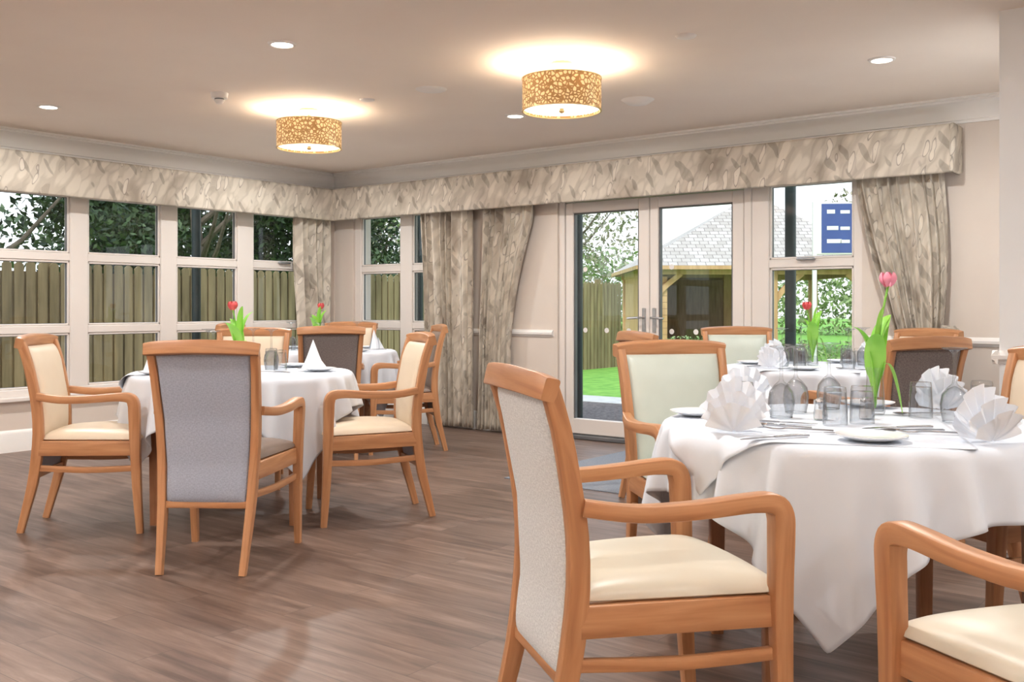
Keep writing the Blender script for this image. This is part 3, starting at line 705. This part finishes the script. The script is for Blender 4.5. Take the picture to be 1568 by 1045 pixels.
foliage('garden_tree',[(-6.2,9.5,3.2,1.6,1.8,1.6)],4200,.06,M['leafl'],trunk(-6.2,9.5,5,.5,.14,9,11))
foliage('garden_tree',[(-14,24,4.4,4,3,3.0),(-20,20,4.4,4,3,3.0)],9000,.10,M['leafb'],trunk(-14,24,6,.5,.16,10,12)+trunk(-20,20,6,-.4,.16,10,13))
foliage('garden_hedge',[(-18,30,1.4,7,2,2.6),(-4,34,1.4,8,2,2.2),(8,34,1.4,8,2,2.2),(20,28,1.4,7,2,2.4)],26000,.13,M['leafl'])
foliage('garden_tree',[(5,40,5.0,5,3,2.8),(-6,42,5.0,5,3,2.6),(14,38,5,5,3,2.8)],9000,.14,M['leafb'],trunk(5,40,6,.4,.2,9,15)+trunk(-6,42,6,.4,.2,9,16)+trunk(14,38,6,.4,.2,9,17))
foliage('flower_bed_shrub',[(-2.0,11.6,.1,.9,.6,.42),(-.3,12.6,.1,1.0,.5,.40),(1.5,13.4,.1,1.2,.5,.42),(3.4,13.0,.15,.9,.5,.5)],9000,.04,M['leafl'])
g=MB(); W,Dp=3.05,2.9
for sx in (-2.75,.15,2.65):
    for sy in (-2.5,2.5): g.rbox(sx-.11,sx+.11,sy-.11,sy+.11,-.06,2.08,0,.01)
for sy in (-2.5,2.5): g.box(-2.9,2.8,sy-.08,sy+.08,1.90,2.11,0)
for sx in (-2.75,2.65): g.box(sx-.08,sx+.08,-2.5,2.5,1.90,2.11,0)
for sx,d in ((-2.75,1),(.15,-1),(.15,1),(2.65,-1)):
    g.sweep([(sx,-2.5,1.15),(sx+d*.28,-2.5,1.55),(sx+d*.72,-2.5,1.92)],(.09,.13),0,side=(0,1,0))
for k in range(13): g.box(-2.80,-2.76+.0,-2.5+k*.385,-2.5+k*.385+.375,-.05,1.9,0)
for k in range(12): g.box(-2.75,1.2,2.42,2.45+.008*(k%2),k*.165-.02,k*.165+.150,2)
for k in range(12): g.box(-2.62,-2.35,-2.47,-2.44,k*.155,k*.155+.147,0)
ez=2.10
pk=(0.30,0,4.1); cs=[(-W-.1,-Dp,ez),(W,-Dp,ez),(W,Dp,ez),(-W-.1,Dp,ez)]
for i in range(4):
    a=Vector(cs[i]);b=Vector(cs[(i+1)%4]);p=Vector(pk); w=(b-a).length; hh=(p-(a+b)/2).length
    g.add([tuple(a),tuple(b),tuple(p)],[(0,1,2)],1,[[(0,0),(w,0),((p-a).dot((b-a)/w),hh)]])
    a2=a-Vector((0,0,.09));b2=b-Vector((0,0,.09)); g.add([tuple(a2),tuple(b2),tuple(b),tuple(a)],[(0,1,2,3)],0)
g.add([(c[0],c[1],ez-.02) for c in cs],[(3,2,1,0)],2)
g.box(.15,.45,-.08,.08,4.03,4.16,1)
g.obj('garden_gazebo',[M['gaz'],M['shingle'],M['gazdark']],(-3.36,17.28,0),37.7,smooth=0)
for x,y in ((2.452,.9),(4.574,.9),(.363,.9),(-.9,-1.05),(-.9,-5.0)):
    m=MB(); m.lathe([(.09,-.045),(.09,-.035),(.045,-.03),(.045,2.7),(.08,2.705),(.08,2.72)],20,0,cap=True); m.obj('canopy_post',[M['post']],(x,y,0))
boxobj('canopy_beam',[(-1.0,7,.85,.95,2.72,2.85),(-1.0,-.85,-9,.95,2.72,2.85)],M['post'])
m=MB(); m.rbox(-.30,.30,-.02,.02,1.93,2.72,0); m.rbox(-.20,.29,-.026,-.02,1.95,2.70,1,.002)
for k,z in enumerate((2.55,2.3,2.1)):
    m.box(-.12,.0+.05*k,-.03,-.026,z,z+.06,0); m.box(.08,.22,-.03,-.026,z,z+.05,0)
m.rbox(-.33,-.27,-.03,.03,-.06,2.74,0); m.rbox(.27,.33,-.03,.03,-.06,2.74,0)
m.obj('site_sign_board',[M['white'],M['navy']],(2.457,7.896,0),33,smooth=0)
# ------------------------------------------------------------------ world + sun
w=bpy.data.worlds.new('World'); S.world=w; w.use_nodes=True; nt=w.node_tree
bg=nt.nodes['Background']; tc=nt.nodes.new('ShaderNodeTexCoord'); sep=nt.nodes.new('ShaderNodeSeparateXYZ'); cr=nt.nodes.new('ShaderNodeValToRGB')
nt.links.new(tc.outputs['Generated'],sep.inputs[0]); nt.links.new(sep.outputs['Z'],cr.inputs[0]); nt.links.new(cr.outputs[0],bg.inputs[0])
cr.color_ramp.elements[0].position=0.0; cr.color_ramp.elements[0].color=(.93,.96,1,1); cr.color_ramp.elements[1].position=.8; cr.color_ramp.elements[1].color=(.62,.78,1,1)
bg.inputs[1].default_value=1.15
sun=light('sun','SUN',(0,0,20),1.3,(1,.97,.92),angle=math.radians(12)); sun.rotation_euler=(math.radians(48),0,math.radians(20))
# ------------------------------------------------------------------ camera
cam=bpy.data.cameras.new('camera'); co=bpy.data.objects.new('camera',cam); COL.objects.link(co)
co.location=(7.745,-6.98,1.13); co.rotation_euler=(math.radians(90),0,math.radians(37.74))
cam.sensor_width=36; cam.lens=34.55; cam.shift_y=-.0335; cam.clip_start=.05; cam.clip_end=300
S.camera=co
S.view_settings.view_transform='Standard'; S.view_settings.exposure=0.65
